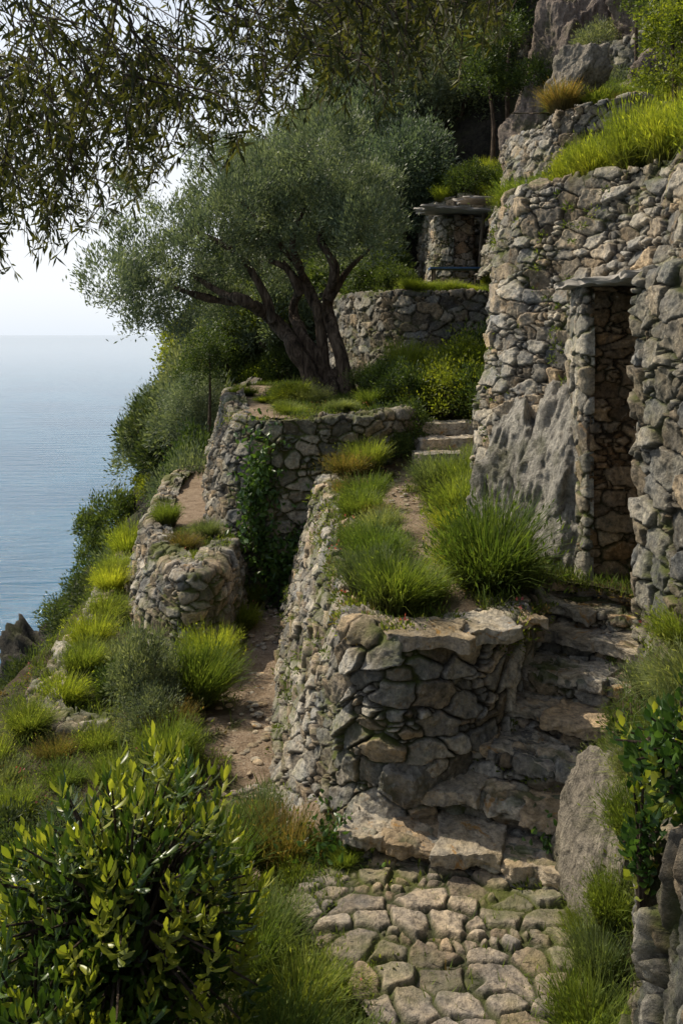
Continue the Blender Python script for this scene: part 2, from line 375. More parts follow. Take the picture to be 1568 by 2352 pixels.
P_t1=[(.15,5.95),(.4,5.78),(1.05,6.1),(1.35,6.6),(1.65,7.0),(2.25,6.5),(3,6.3),(3,7.2),(2.3,8),(2,8.8),(2,10),(2.9,11.2),(4.4,12),(4.4,18),(.5,18),(.7,13.2),(0,12.8),(-.1,11.1),(.05,8.1)]
obj('terrace_ground',patch('terrace_ground',P_t1,z_t1,.03,M_soil,pm_up,rough=.08),kind='structure',label='earth path and soil of the middle terrace')
P_t2=[(-2.2,20.9),(-2.35,19.5),(-2.0,16.5),(-1.6,13.8),(-1.4,12.9),(-1.1,12.5),(-.4,12.35),(.4,12.6),(1.2,13.2),(1,18),(0,21)]
pm_t2=pathmask([(-1.1,12.8),(-1.3,14),(-1.7,16),(-1.9,20)],.35)
obj('bastion_ground',patch('bastion_ground',P_t2,lambda x,y:-1.21+0*x,.06,M_soil,pm_t2),kind='structure',label='sandy soil on top of the olive tree terrace')
P_t3=[(-3.15,18.5),(-3.0,16),(-2.7,13.6),(-2.4,12.4),(-1.95,11.1),(-1.7,10.55),(-1.55,10.6),(-1.5,11),(-1.45,13),(-2.1,14),(-2.6,18.5)]
obj('ledge_ground',patch('ledge_ground',P_t3,lambda x,y:-2.87+0*x,.05,M_soil,lambda x,y:ss(12.2,13.4,y)),kind='structure',label='bare earth on top of the small stone ledge')
P_t4=[(0,22),(.45,19.9),(1.15,18.1),(1.7,17.6),(2.6,17.5),(3.6,17.7),(6,17.8),(6,26),(-.5,26)]
obj('upper_terrace_ground',patch('upper_terrace_ground',P_t4,lambda x,y:.84+.3*ss(20,24,y),.08,M_soil),kind='structure',label='grassy upper terrace before the stone hut')
P_t5=[(2.0,9),(2.5,8.5),(2.85,7.8),(3.0,7),(3.2,4),(8,4),(9,16.5),(4,16.5),(3.2,12),(2.7,11.3),(2.1,10.2)]
z5=lambda x,y:1.46+.6*ss(10,15.5,y)+1.0*ss(3.8,6,x)
obj('wall_top_ground',patch('wall_top_ground',P_t5,z5,.07,M_soil),kind='structure',label='overgrown ground above the tall wall')
P_pv=[(-.32,4.95),(-.2,5.45),(.1,5.8),(.6,5.6),(1.45,5.3),(1.75,5.1),(1.6,4.2),(1.35,3.2),(1.3,2.4),(.3,2.4),(.3,3.2),(.12,4.05),(-.1,4.5)]
obj('paved_landing',patch('paved_landing',P_pv,lambda x,y:-3.2-.06*ss(.1,-.35,x),.008,M_flag,masonry=(.185,.15,5,.022,.22,.8,1.5),rough=.08),kind='structure',label='irregular flagstone paving with mossy joints')
zb=lambda x,y:-3.3+.95*ss(1.15,1.8,x)+.8*ss(1.7,2.6,x)
P_bk=[(1.25,4.95),(1.55,5.25),(1.7,5.5),(2.0,5.75),(2.25,6.05),(3.2,6.1),(3.2,1.8),(1.15,1.8),(1.1,4.2)]
obj('bank_ground',patch('bank_ground',P_bk,zb,.04,M_soil,rough=.12),kind='structure',label='earth bank beside the stone steps')
# ---------------------------------------------------------------- walls
def empty(name,label,cat,loc=(0,0,0),group=None):
    return obj(name,None,label,cat,loc=loc,group=group)
def par(o,p):
    o.parent=p;o.matrix_parent_inverse=Matrix.Translation(-Vector(p.location));return o
me=wallmesh('retaining_wall',
 [(-.75,13),(-.8,11.1),(-.72,9.5),(-.62,8.1),(-.45,6.9),(-.12,5.95),(.12,5.62),(.45,5.5),(.98,5.8),(1.33,6.4),(1.58,7.0)],
 [(-.2,13),(-.27,11.1),(-.18,9.5),(-.1,8.1),(0,6.8),(.04,6.0),(.16,5.74),(.45,5.62),(1.05,5.92),(1.38,6.45),(1.6,7.0)],
 [-3.9,-3.9,-3.9,-3.9,-3.8,-3.6,-3.35,-3.3,-3.3,-2.6,-2.3],[-1.93,-1.93,-1.95,-1.97,-1.98,-1.98,-1.98,-2.0,-2.0,-2.03,-2.05],.22,.12,.009,M_grey,cap=.3,amp=.038,seed=2,bulge=.14)
W1=obj('retaining_wall',me,'battered dry stone wall holding the grassy terrace beside the steps','wall')
def slab(name,c,s,rz,seed,mat,parent=None,label=None,cat=None,tilt=(0,0)):
    bm=bmesh.new();bmesh.ops.create_cube(bm,size=1)
    bmesh.ops.subdivide_edges(bm,edges=bm.edges,cuts=26,use_grid_fill=True)
    V=np.array([v.co for v in bm.verts])*2
    th=np.arctan2(V[:,1],V[:,0])
    k=1+.32*vn(np.column_stack([np.cos(th)*2+seed,np.sin(th)*2,np.full_like(th,seed)]))*1.6+.1*vn(np.column_stack([np.cos(th)*9+seed,np.sin(th)*9,V[:,2]]))
    V=V*.5*np.array(s);V[:,0]*=k;V[:,1]*=k
    V+=(.045*fbm(V*7+seed,4)+.02*fbm(V*30,3))[:,None]*np.array([.6,.6,.7])
    for v,q in zip(bm.verts,V):v.co=q
    me=bpy.data.meshes.new(name);bm.to_mesh(me);bm.free();me.materials.append(mat)
    for p in me.polygons:p.use_smooth=True
    for a,b in(('tone',.55+.4*math.sin(seed*3)),('hue',.5+.5*math.sin(seed*5))):
        me.attributes.new(a,'FLOAT','POINT').data.foreach_set('value',np.full(len(me.vertices),b,np.float32))
    return obj(name,me,label,cat,parent,loc=c,rot=(tilt[0],tilt[1],rz))
for i,a in enumerate([((.55,5.72,-1.97),(.52,.36,.09),-.1),((.93,5.93,-2.0),(.46,.36,.09),.35),((.22,5.88,-1.97),(.3,.25,.06),.2),((1.22,6.25,-2.03),(.3,.4,.06),.3)]):
    slab('coping_slab',*a,i+1.3,M_step,W1)
me=wallmesh('bastion_wall',
 [(-3.2,22),(-3.3,19.5),(-2.85,16.5),(-2.3,13.8),(-1.9,12.6),(-1.3,12.1),(-.4,12.0),(.4,12.2),(1.1,12.9)],
 [(-2.3,22),(-2.5,19.5),(-2.15,16.5),(-1.75,13.8),(-1.58,12.8),(-1.2,12.35),(-.4,12.2),(.4,12.4),(1.1,13.1)],-3.95,-1.2,.25,.15,.016,M_dark,cap=.3,amp=.045,seed=4,bulge=.2)
obj('bastion_wall',me,'curved dry stone bastion under the big olive tree','wall')
me=wallmesh('ledge_wall',
 [(-3.7,18.5),(-3.6,16),(-3.3,13.6),(-3.0,12.3),(-2.5,10.8),(-2.0,9.95),(-1.62,9.95),(-1.4,10.6),(-1.35,12)],
 [(-3.35,18.5),(-3.25,16),(-2.95,13.6),(-2.7,12.4),(-2.25,10.95),(-1.87,10.2),(-1.64,10.2),(-1.5,10.7),(-1.45,12)],-3.95,-2.85,.2,.11,.014,M_grey,cap=.3,amp=.036,seed=6,bulge=.2)
obj('ledge_wall',me,'low curved dry stone wall around a small planted ledge','wall')
me=wallmesh('upper_terrace_wall',
 [(-.4,22),(.05,19.7),(.8,17.7),(1.5,17.15),(2.6,17.1),(3.6,17.3),(4.6,17.4)],
 [(-.2,22),(.3,19.8),(1.0,17.9),(1.6,17.4),(2.6,17.3),(3.6,17.5),(4.6,17.6)],-1.6,.85,.3,.17,.024,M_dark,cap=.35,amp=.05,seed=8,bulge=.15)
obj('upper_terrace_wall',me,'dark dry stone wall holding the terrace of the hut','wall')
hole=lambda c:(c[:,1]>6.12)&(c[:,1]<7.06)&(c[:,2]<.4)
me=wallmesh('wall',
 [(3.9,12.5),(2.3,11.4),(1.55,10.2),(1.42,8.95),(1.68,8.15),(1.92,7.6),(2.05,7.1),(2.2,6.3),(2.4,5.2),(2.5,4.0)],
 [(4.1,12.1),(2.7,11.2),(2.0,10.2),(1.86,9.05),(2.27,8.45),(2.62,7.8),(2.82,7.2),(2.92,6.3),(3.0,5.2),(3.1,4.0)],-2.1,1.5,.21,.13,.0115,M_grey,cap=.3,amp=.04,seed=12,hole=hole,bulge=.22)
TW=empty('tall_stone_wall','tall battered dry stone wall with a narrow recessed doorway','wall',(2.2,7,-2))
par(obj('wall',me),TW)
me=wallmesh('door_pilaster',[(2.5,7.95),(2.02,7.75),(1.955,7.1),(1.975,7.045),(2.03,7.04)],[(2.5,7.95),(2.05,7.75),(1.965,7.1),(1.985,7.045),(2.04,7.04)],-2.1,.38,.18,.15,.0105,M_grey,cap=.25,amp=.026,seed=14,smooth=False,bulge=.03)
par(obj('door_pilaster',me,label='far doorway pilaster of stacked grey stones'),TW)
me=wallmesh('door_jamb',[(2.0,7.055),(2.6,7.06),(3.3,7.06)],[(2.0,7.055),(2.6,7.06),(3.3,7.06)],-2.1,.38,.2,.1,.0105,M_brown,cap=0,amp=.026,seed=16,smooth=False,bulge=.03)
par(obj('door_jamb',me,label='inner doorway side of rusty brown stones'),TW)
me=wallmesh('door_jamb',[(3.3,6.12),(2.1,6.12),(2.08,6.08),(2.12,5.3),(2.25,3.9)],[(3.3,6.12),(2.12,6.12),(2.1,6.08),(2.14,5.3),(2.3,3.9)],-2.75,.4,.24,.18,.0105,M_dark,cap=.7,amp=.045,seed=15,smooth=False,bulge=.06)
par(obj('door_jamb',me,label='near doorway pier of rough grey stones'),TW)
o=slab('lintel',(2.55,6.8,.42),(1.3,1.7,.05),0,7,M_slab);par(o,TW)
par(obj('doorway_back_wall',wallmesh('doorway_back_wall',[(3.1,7.3),(3.1,5.9)],[(3.1,7.3),(3.1,5.9)],-2.1,.5,.2,.12,.04,M_brown,cap=0,smooth=False)),TW)
# steps
ST=empty('stone_staircase','rough rustic stone steps climbing from the paving to the doorway','stairs',(1.2,5.6,-3.2))
SP=[((.0,5.36),(1.3,4.9),-3.06),((.5,5.58),(1.44,5.12),-2.89),((.72,5.84),(1.56,5.34),-2.72),((.95,6.08),(1.72,5.6),-2.56),((1.16,6.34),(1.96,5.84),-2.4),((1.36,6.66),(2.12,6.12),-2.25),((1.52,6.94),(2.27,6.4),-2.12),((1.65,7.17),(2.35,6.68),-2.02)]
for i,(l,r,z) in enumerate(SP):
    l=np.array(l);r=np.array(r);d=(r-l)/np.linalg.norm(r-l);nin=np.array([-d[1],d[0]])
    l=l+nin*.05;r=r+nin*.05;bw=.05*math.sin(i*2.7)
    me=wallmesh('riser',[l,(l+r)/2+nin*bw,r],[l,(l+r)/2+nin*bw,r],z-.3,z-.035,.2,.075,.0105,M_grey,cap=.45,amp=.03,seed=20+i,bulge=.06)
    par(obj('riser',me),ST)
    L=np.linalg.norm(r-l);ang=math.atan2(d[1],d[0]);cuts=[0,.38+.12*math.sin(i*2.1),.72+.08*math.cos(i*3),1.0]
    if i%2:cuts=[0,.3+.08*math.sin(i),.62,1.0]
    if i==0:cuts=[0,.2,.42,.7,1]
    if i in(3,6):cuts=[0,.55,1]
    for j in range(len(cuts)-1):
        a,b=cuts[j],cuts[j+1];wd=(b-a)*L
        c=l+d*L*(a+b)/2+nin*(.14+.045*math.sin(i*5+j*3))
        par(slab('tread_slab',(c[0],c[1],z-.022+.014*math.sin(i+j*4)),(wd*1.04,.42,.075),ang+.13*math.sin(i*7+j),i*3.3+j*1.7,M_step,tilt=(.03*math.sin(i+j),.04*math.cos(i*2+j))),ST)
me=wallmesh('rock_wall',[(1.75,4.5),(1.38,3.95),(1.22,3.4),(1.2,2.6),(1.2,1.8)],[(1.85,4.5),(1.5,3.9),(1.36,3.4),(1.32,2.6),(1.3,1.8)],-3.4,[-2.45,-2.3,-2.05,-1.75,-1.6],.13,.4,.0095,M_dark,cap=.4,amp=.06,seed=31,bulge=.3)
obj('rough_rock_wall',me,'rough wall of upright weathered stones beside the paving','wall')
me=wallmesh('low_wall',[(-3.3,9.2),(-3.15,8.5),(-2.75,8.05),(-2.2,7.95)],[(-3.2,9.2),(-3.05,8.55),(-2.7,8.15),(-2.2,8.05)],-4.4,-3.68,.2,.1,.013,M_grey,cap=.3,amp=.035,seed=33)
obj('low_stone_wall',me,'low flat stone wall at the edge of the lower terrace','wall')
me=wallmesh('edge_wall',[(-4.1,19),(-4.0,16),(-3.75,13),(-3.55,11),(-3.4,9.2),(-3.2,8.6)],[(-3.85,19),(-3.75,16),(-3.55,13),(-3.35,11),(-3.2,9.2),(-3.05,8.6)],-5.4,-3.72,.22,.12,.02,M_grey,cap=.25,amp=.045,seed=35)
obj('terrace_edge_wall',me,'low dry stone edging along the outer side of the lower terrace','wall')
me=wallmesh('high_bastion',[(2.9,19),(3.2,16.8),(3.8,15.8),(5.2,15.6),(6.2,15.8),(7,16.5)],[(3.6,19),(3.85,16.8),(4.25,16.05),(5.2,15.8),(6.1,16),(6.8,16.6)],1.2,[4.1,4.15,4.2,4.3,4.3,4.3],.24,.15,.022,M_grey,cap=.4,amp=.05,seed=41,bulge=.3)
obj('high_bastion_wall',me,'rounded dry stone bastion topped with grass below the trees','wall')
P_hb=[(3.7,19),(4,17),(4.4,16.3),(5.2,16.1),(6.6,16.6),(8,20),(4,21)]
obj('high_bastion_ground',patch('high_bastion_ground',P_hb,lambda x,y:4.15+.25*(y-16.3)+0*x,.1,M_soil),kind='structure',label='soil on top of the high bastion')
me=wallmesh('cliff_terrace_wall',[(5.6,23),(6.4,20.8),(8,20),(11,20)],[(6.0,23),(6.6,21.2),(8,20.4),(11,20.4)],4.2,[7.0,7.0,7.1,7.3],.3,.19,.04,M_dark,cap=.5,amp=.06,seed=46,bulge=.4)
obj('cliff_terrace_wall',me,'old stone terrace wall among rocks and trees','wall')
me=wallmesh('hut_back',[(2.2,26),(2.3,23.2),(2.9,22.5),(4.5,22.3),(7,22)],[(2.4,26),(2.5,23.3),(3.0,22.7),(4.5,22.5),(7,22.2)],.6,[3.5,3.5,3.6,3.8,4.2],.28,.18,.035,M_grey,cap=.4,amp=.06,seed=44)
obj('hut_terrace_wall',me,'stone wall behind the hut with bright grass on top','wall')
obj('hut_terrace_ground',patch('hut_terrace_ground',[(2.5,27),(2.6,23.4),(3.1,22.9),(4.5,22.7),(8,22.4),(9,27)],lambda x,y:3.5+.35*(y-22.9)+.2*(x-3),.12,M_soil),kind='structure',label='grassy ground above the hut')
me=wallmesh('stone_pillar',[(5.5,27.5),(5.45,26),(6.3,26),(6.35,27.5)],[(5.55,27.3),(5.55,26.15),(6.1,26.15),(6.1,27.3)],4.5,[9.3,9.2,8.9,8.9],.26,.16,.04,M_dark,cap=.3,amp=.06,seed=50,smooth=False)
obj('stone_pillar',me,'tall dark ruined stone pillar among the trees','ruin')
# hut
HU=empty('stone_hut','small stone hut with thin slate slab roof and open porch','hut',(3,21,.85))
me=wallmesh('wall',[(2.15,23.2),(2.1,21.9),(2.3,21.3),(2.7,21.1)],[(2.4,23.2),(2.35,21.9),(2.47,21.35),(2.75,21.2)],.7,2.85,.22,.14,.02,M_grey,cap=.2,amp=.04,seed=60,bulge=.05)
par(obj('wall',me,label='curved pale grey side wall of the hut'),HU)
me=wallmesh('front_wall',[(2.69,21.12),(3.2,21.08),(3.25,22.5)],[(2.74,21.21),(3.18,21.18),(3.23,22.5)],.7,2.85,.24,.16,.02,M_red,cap=.2,amp=.04,seed=62,bulge=.03,smooth=False)
par(obj('front_wall',me,label='reddish brown stone front of the hut'),HU)
me=wallmesh('pillar',[(3.65,21.6),(3.65,21.1),(3.95,21.1),(3.95,21.6)],[(3.7,21.6),(3.7,21.15),(3.9,21.15),(3.9,21.6)],.7,2.85,.16,.3,.025,M_dark,cap=.1,amp=.04,seed=61,smooth=False)
par(obj('pillar',me),HU)
V,F=tube([(3.3,20.9,.8),(3.33,20.88,2),(3.4,20.8,2.9)],[.05,.045,.04],7,.1);par(obj('post',mesh('post',V,F,M_wood,None,True)),HU)
for c,s,rz,sd_ in (((3.2,21.1,2.95),(2.6,1.5,.07),.05,3),((3.8,21.3,3.25),(1.9,1.4,.06),-.05,5),((4.3,21.1,3.08),(1.2,1.1,.06),.1,8)):
    par(slab('roof_slab',c,s,rz,sd_,M_slab,tilt=(.04,.05)),HU)
def boxm(name,c,s,mat):
    c=np.array(c);s=np.array(s)/2;V=np.array([[x,y,z] for x in(-1,1) for y in(-1,1) for z in(-1,1)])*s+c
    return mesh(name,V,[[0,1,3,2],[4,6,7,5],[0,4,5,1],[2,3,7,6],[0,2,6,4],[1,5,7,3]],mat)
TA=empty('table','blue painted garden table on the terrace before the hut','table',(2.6,19.9,.9))
par(obj('table_top',boxm('table_top',(2.6,19.9,1.5),(1.2,.6,.04),M_blue)),TA)
for x in(-.5,.5):
    for y in(-.22,.22):par(obj('leg',boxm('leg',(2.6+x,19.9+y,1.16),(.05,.05,.63),M_wood)),TA)
# ---------------------------------------------------------------- boulders
def boulder(name,c,s,rot,seed,mat,label,dm=.6,fr=1.):
    bm=bmesh.new();bmesh.ops.create_icosphere(bm,subdivisions=6,radius=1)
    V=np.array([v.co for v in bm.verts]);r=np.random.default_rng(seed)
    k=np.full(len(V),1.2)
    for q in range(22):
        n=norm(r.normal(size=3));d=r.uniform(dm,.97);dn=V@n
        k=np.where(dn>.05,np.minimum(k,d/np.maximum(dn,.05)),k)
    V=V*np.minimum(k,1.2)[:,None];V=V*(1+fr*(.2*fbm(V*2.3+seed,5)+.2*np.abs(fbm(V*3+seed,4))))[:,None]*np.array(s)
    V=V*(1+.035*fr*fbm(V*18,4))[:,None]
    for v,q in zip(bm.verts,V):v.co=q
    me=bpy.data.meshes.new(name);bm.to_mesh(me);bm.free();me.materials.append(mat)
    for p in me.polygons:p.use_smooth=True
    return obj(name,me,label,'rock',loc=c,rot=rot)
boulder('boulder',(1.52,4.85,-2.85),(.27,.38,.55),(.1,.25,.2),3,M_pale,'large smooth pale boulder set upright beside the steps',.7)
boulder('boulder',(2.0,8.0,-1.45),(.42,.6,1.1),(0,.22,-.3),5,M_rock,'grey bedrock outcrop at the foot of the tall wall',.8,1.4)
boulder('boulder',(1.72,8.75,-1.35),(.32,.5,1.1),(0,.2,0),6,M_rock,'weathered grey rock under the rounded wall',.8,1.4)
boulder('boulder',(1.93,7.5,-1.7),(.22,.35,.5),(0,.2,.5),7,M_rock,'small grey rock beside the doorway',.8,1.4)
boulder('boulder',(1.72,8.35,-1.75),(.3,.4,.6),(0,.2,1.5),17,M_rock,'low grey rock in the weeds by the wall',.8,1.4)
boulder('boulder',(.46,5.55,-2.86),(.19,.12,.18),(0,0,.3),9,M_rock,'round grey stone built into the corner wall',.8)
boulder('boulder',(4.6,17.3,5.0),(.5,.45,.75),(.1,.5,0),10,M_pale,'tall pointed reddish rock on the bastion')
boulder('boulder',(7.2,18.8,5.2),(1.0,1.1,1.3),(0,.3,0),13,M_brock,'broken cliff rock behind the bastion',.6,1.6)
boulder('boulder',(8.4,21.4,8.2),(1.6,1.3,2.4),(0,.3,.5),14,M_brock,'brown cliff rock under the trees',.6,1.6)
boulder('boulder',(5.1,23.8,5.2),(.8,.9,2.2),(0,.3,.5),15,M_brock,'steep reddish rock face under the pillar',.6,1.6)
boulder('boulder',(6.3,24.5,7.4),(1.3,1,2.8),(0,.2,.2),16,M_brock,'tall reddish rock face between trees',.6,1.6)
boulder('boulder',(-5.6,22,-8.9),(1.4,2.2,2.2),(0,-.3,.2),21,M_cliff,'dark jagged cliff rock above the sea',.6,1.8)
boulder('boulder',(-8.2,27,-12.5),(1.6,2.4,3.2),(0,-.3,.6),22,M_cliff,'steep dark sea cliff rock',.6,1.8)
for x,y,z,s in((1.42,12.3,-1.85,.42),(1.52,12.8,-1.7,.42),(1.6,13.3,-1.52,.45)):
    slab('flat_step_stone',(x,y,z+.1),(s*1.9,s,.18),.15,x*7,M_step,label='flat weathered step stone on the terrace path',cat='stone')
def pebbles(path,zf,n,wd,smin,smax):
    bm=bmesh.new();bmesh.ops.create_icosphere(bm,subdivisions=2,radius=1)
    B=np.array([v.co for v in bm.verts]);T=np.array([[v.index for v in f.verts] for f in bm.faces]);bm.free()
    pp=np.array(path);y=rng.uniform(pp[0,1],pp[-1,1],n);x=np.interp(y,pp[:,1],pp[:,0])+rng.normal(0,wd,n)
    Vs=[];Fs=[]
    for i in range(n):
        s=rng.uniform(smin,smax)*rng.uniform(.5,1)
        v=B*(1+.25*vn(B*1.7+i*1.3))[:,None]*np.array([s,s*rng.uniform(.6,1),s*.35])
        a=rng.uniform(0,6.3);R=np.array([[math.cos(a),-math.sin(a),0],[math.sin(a),math.cos(a),0],[0,0,1]])
        Vs.append(v@R.T+np.array([x[i],y[i],float(zf(x[i],y[i]))+.005]));Fs.append(T+len(B)*i)
    return np.vstack(Vs),np.vstack(Fs)
P1=pebbles(PL,z_low,330,.2,.02,.08);P2=pebbles(PU,z_t1,170,.2,.015,.06)
V,F=join([P1,P2]);tn=np.repeat(rng.random(500),42);obj('path_stones',mesh('path_stones',V,F,M_step,{'tone':tn,'hue':tn[::-1]},True),kind='stuff',label='small loose stones scattered on the dirt paths',cat='stones')
# ---------------------------------------------------------------- plants
def tuftmesh(name,n,R,H,W,mat,spread=1.0):
    a=rng.uniform(0,2*math.pi,n);r=R*.5*np.sqrt(rng.random(n))
    P=np.column_stack([np.cos(a)*r,np.sin(a)*r,-.03+0*r])
    a2=a+rng.normal(0,.6,n);Dh=np.column_stack([np.cos(a2),np.sin(a2),0*a])
    lean=np.abs(rng.normal(0,.28,n))*spread+.75*r/R*spread;L=H*rng.uniform(.5,1.15,n)*(1+.35*vn(np.column_stack([np.cos(a)*2,np.sin(a)*2,r*3+5])))
    V,F,h=blades(P,Dh,lean,L,W*rng.uniform(.6,1.3,n))
    k=int(n*1.1);i=rng.integers(0,n,k);t=rng.uniform(.3,.95,k)[:,None]
    an=lean[i][:,None]*(.55+.75*t);Q=P[i]+L[i][:,None]*t*(Dh[i]*np.sin(an)+np.array([0,0,1.])*np.cos(an))
    V2,F2=leaves(Q,norm(Dh[i]*.5+np.array([0,0,.8])+.6*rdir(k)),.13,.035)
    V,F,h=join([(V,F,h),(V2,F2,np.repeat(t[:,0],4))])
    return mesh(name,V,F,mat,{'h':h})
TM={}
for nm,mt in(('g',G_green),('l',G_lime),('y',G_grey),('r',G_rust)):
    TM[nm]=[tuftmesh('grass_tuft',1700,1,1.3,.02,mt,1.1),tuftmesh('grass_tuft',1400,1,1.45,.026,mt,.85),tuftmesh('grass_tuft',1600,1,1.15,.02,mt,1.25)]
LB={'g':'rounded tuft of fresh green grass on the terrace','l':'bright lime green tuft of backlit grass','y':'grey green tuft of fine grass','r':'reddish green tuft of dry grass'}
def tuft(x,y,z,r,k='g',hs=1.,lab=None):
    v=int(rng.integers(0,3));r=r*.9
    return obj('grass_tuft',TM[k][v],lab or LB[k],'grass tuft',group='grass tufts on the terraces',loc=(x,y,z),rot=(rng.normal(0,.1),rng.normal(0,.1),rng.uniform(0,6.3)),sc=(r,r,r*hs))
for a in [(1.16,6.85,-1.97,.5,'g',1.2),(1.0,7.1,-1.97,.3,'l',1),(1.4,7.15,-1.97,.26,'g',1.0),(.36,6.2,-1.97,.34,'g',1.0),(.62,6.45,-1.97,.24,'g',.9),(.2,6.6,-1.97,.28,'y',1.0),(.3,7.3,-1.97,.3,'g',1.0),(.15,8,-1.97,.25,'g',.9),(.38,8.5,-1.97,.3,'y',1),
 (.2,9.3,-1.97,.3,'g',1.0),(.3,10,-1.97,.32,'g',.9),(.1,10.4,-1.95,.26,'r',.8),(.1,11.6,-1.9,.38,'r',1.0),(.35,11.9,-1.9,.34,'g',1.1),(1.25,9.2,-1.9,.38,'g',1.2),(1.15,10.1,-1.9,.38,'y',1.1),(1.35,10.6,-1.9,.3,'g',1.2),(1.2,11.1,-1.9,.3,'y',.8),(1.25,7.7,-1.95,.22,'g',.9),(1.3,8.2,-1.95,.25,'g',1.1),(1.45,9.8,-1.9,.4,'g',1.4),(1.1,8.6,-1.95,.26,'l',.9),(.4,7.7,-1.95,.22,'g',.8),(.35,9.2,-1.95,.24,'r',.8),
 (-1.5,8.9,-3.78,.38,'g',1.4),(-1.42,9.6,-3.78,.34,'l',1.3),(-1.35,10.0,-3.78,.24,'g',1.1),(-1.25,11.2,-3.78,.24,'g',1.2),(-1.25,12.1,-3.78,.26,'g',1.1),(-1.5,7.5,-3.78,.34,'g',1.25),(-1.6,8.1,-3.78,.28,'r',1.1),(-1.05,13.1,-3.78,.4,'y',1),(-2.2,7.9,-3.8,.25,'g',1.1),
 (-2.95,8.2,-3.75,.26,'g',1),(-2.85,8.9,-3.8,.3,'l',1.2),(-2.85,9.6,-3.8,.28,'g',1.2),(-3.0,10.4,-3.8,.32,'l',1.2),(-2.7,10.0,-3.8,.26,'y',1),(-3.15,11.6,-3.8,.32,'g',1.2),(-3.35,12.7,-3.8,.3,'l',1.2),(-3.5,13.6,-3.8,.34,'g',1.2),(-3.6,14.8,-3.8,.38,'l',1.2),(-2.35,7.35,-3.85,.24,'g',1),(-1.85,7.2,-3.8,.28,'g',.9),(-1.6,6.9,-3.8,.28,'g',.9),(-2.6,6.9,-3.9,.24,'g',1.1),(-2.9,7.4,-3.95,.24,'y',1.2),(-3.15,7.8,-4.0,.26,'g',1.2),(-2.55,7.8,-3.85,.22,'r',1.0),
 (-2.6,13,-2.86,.26,'g',1.1),(-2.1,11.6,-2.86,.26,'r',.9),(-1.8,10.75,-2.86,.2,'l',.8),(-1.9,12.2,-2.86,.26,'y',.8),
 (-.85,15.4,-1.2,.45,'g',.8),(-.55,15.1,-1.2,.4,'y',.8),(-1.9,17,-1.2,.35,'l',.6),(0,13.5,-1.2,.3,'y',.7),(-.8,13.2,-1.2,.3,'g',.5),(.5,14,-1.2,.35,'g',.7),(-1.3,15.5,-1.2,.3,'l',.4),
 (-.38,5.5,-3.4,.28,'r',1.3),(-.25,5.25,-3.35,.18,'g',.9),(-.6,6.2,-3.5,.22,'y',1.2),(-.75,5.4,-3.4,.3,'g',1.1),(-.2,4.15,-3.27,.28,'g',1),(-.45,4.5,-3.3,.28,'g',.9),(.02,3.75,-3.27,.27,'g',1),(.25,3.5,-3.27,.22,'l',.9),(.45,3.4,-3.27,.18,'l',.9),(-.3,3.7,-3.27,.34,'g',.9),(-.32,4.8,-3.3,.2,'y',.9),(.05,4.3,-3.25,.13,'l',.8),
 (1.14,4.0,-3.25,.25,'g',1.1),(1.22,3.75,-3.25,.22,'g',1.1),(1.05,3.75,-3.25,.18,'g',1),(1.27,4.3,-3.2,.18,'y',1.2),(1.28,4.55,-3.2,.14,'g',1.2),(1.62,5.15,-2.65,.2,'y',1),(1.72,5.0,-2.5,.22,'g',1),(1.9,5.2,-2.2,.26,'y',1),(1.95,4.7,-1.95,.3,'y',1),(1.8,4.4,-2.1,.28,'y',1),(2.1,5.3,-1.9,.26,'g',1),(1.78,5.45,-2.5,.14,'g',1),(1.75,4.75,-2.3,.22,'g',1.1),(1.5,4.4,-2.55,.22,'g',1.2),(1.37,4.45,-3.0,.16,'g',1.4),(1.62,4.7,-2.4,.2,'y',1.1),
 (.02,5.3,-3.25,.11,'g',.9),(1.3,15.5,-1,.5,'l',1.1),(1.1,15.9,-.9,.5,'g',1.3),(.6,16.6,-1,.5,'y',1)]: tuft(*a)
for i in range(34):
    y=rng.uniform(6.6,9.3);x=np.interp(y,[6.6,7.3,8,8.5,9.3],[3.05,2.95,2.75,2.4,2.1])+rng.uniform(.05,1.0);k=np.interp(y,[7,8,9.3],[1.25,1,.6])
    tuft(x,y,1.5,rng.uniform(.26,.38)*k,'l',1.4+.6*rng.random(),'tall bright lime grass along the wall top')
for i in range(34):
    y=rng.uniform(22.6,25);x=2.9+rng.uniform(-.3,3.2);tuft(x,y,3.5+.35*(y-22.9)+.2*(x-3),rng.uniform(.3,.6),'l' if rng.random()<.6 else 'g',1)
for i in range(22):
    y=rng.uniform(16.3,18.5);x=rng.uniform(4.1,6.6);tuft(x,y,4.15+.25*(y-16.3),rng.uniform(.3,.5),'g' if rng.random()<.6 else 'r',1)
for i in range(30):
    x=rng.uniform(.8,4.2);y=rng.uniform(17.7,20.5)
    if x<1.3 and y<18.6:continue
    tuft(x,y,.85,rng.uniform(.2,.38),'gly'[int(rng.integers(0,3))],.7)
for i in range(30):
    y=rng.uniform(10,15);x=rng.uniform(2.8,4.8);tuft(x,y,float(z5(x,y)),rng.uniform(.3,.5),'lgg'[int(rng.integers(0,3))],1)
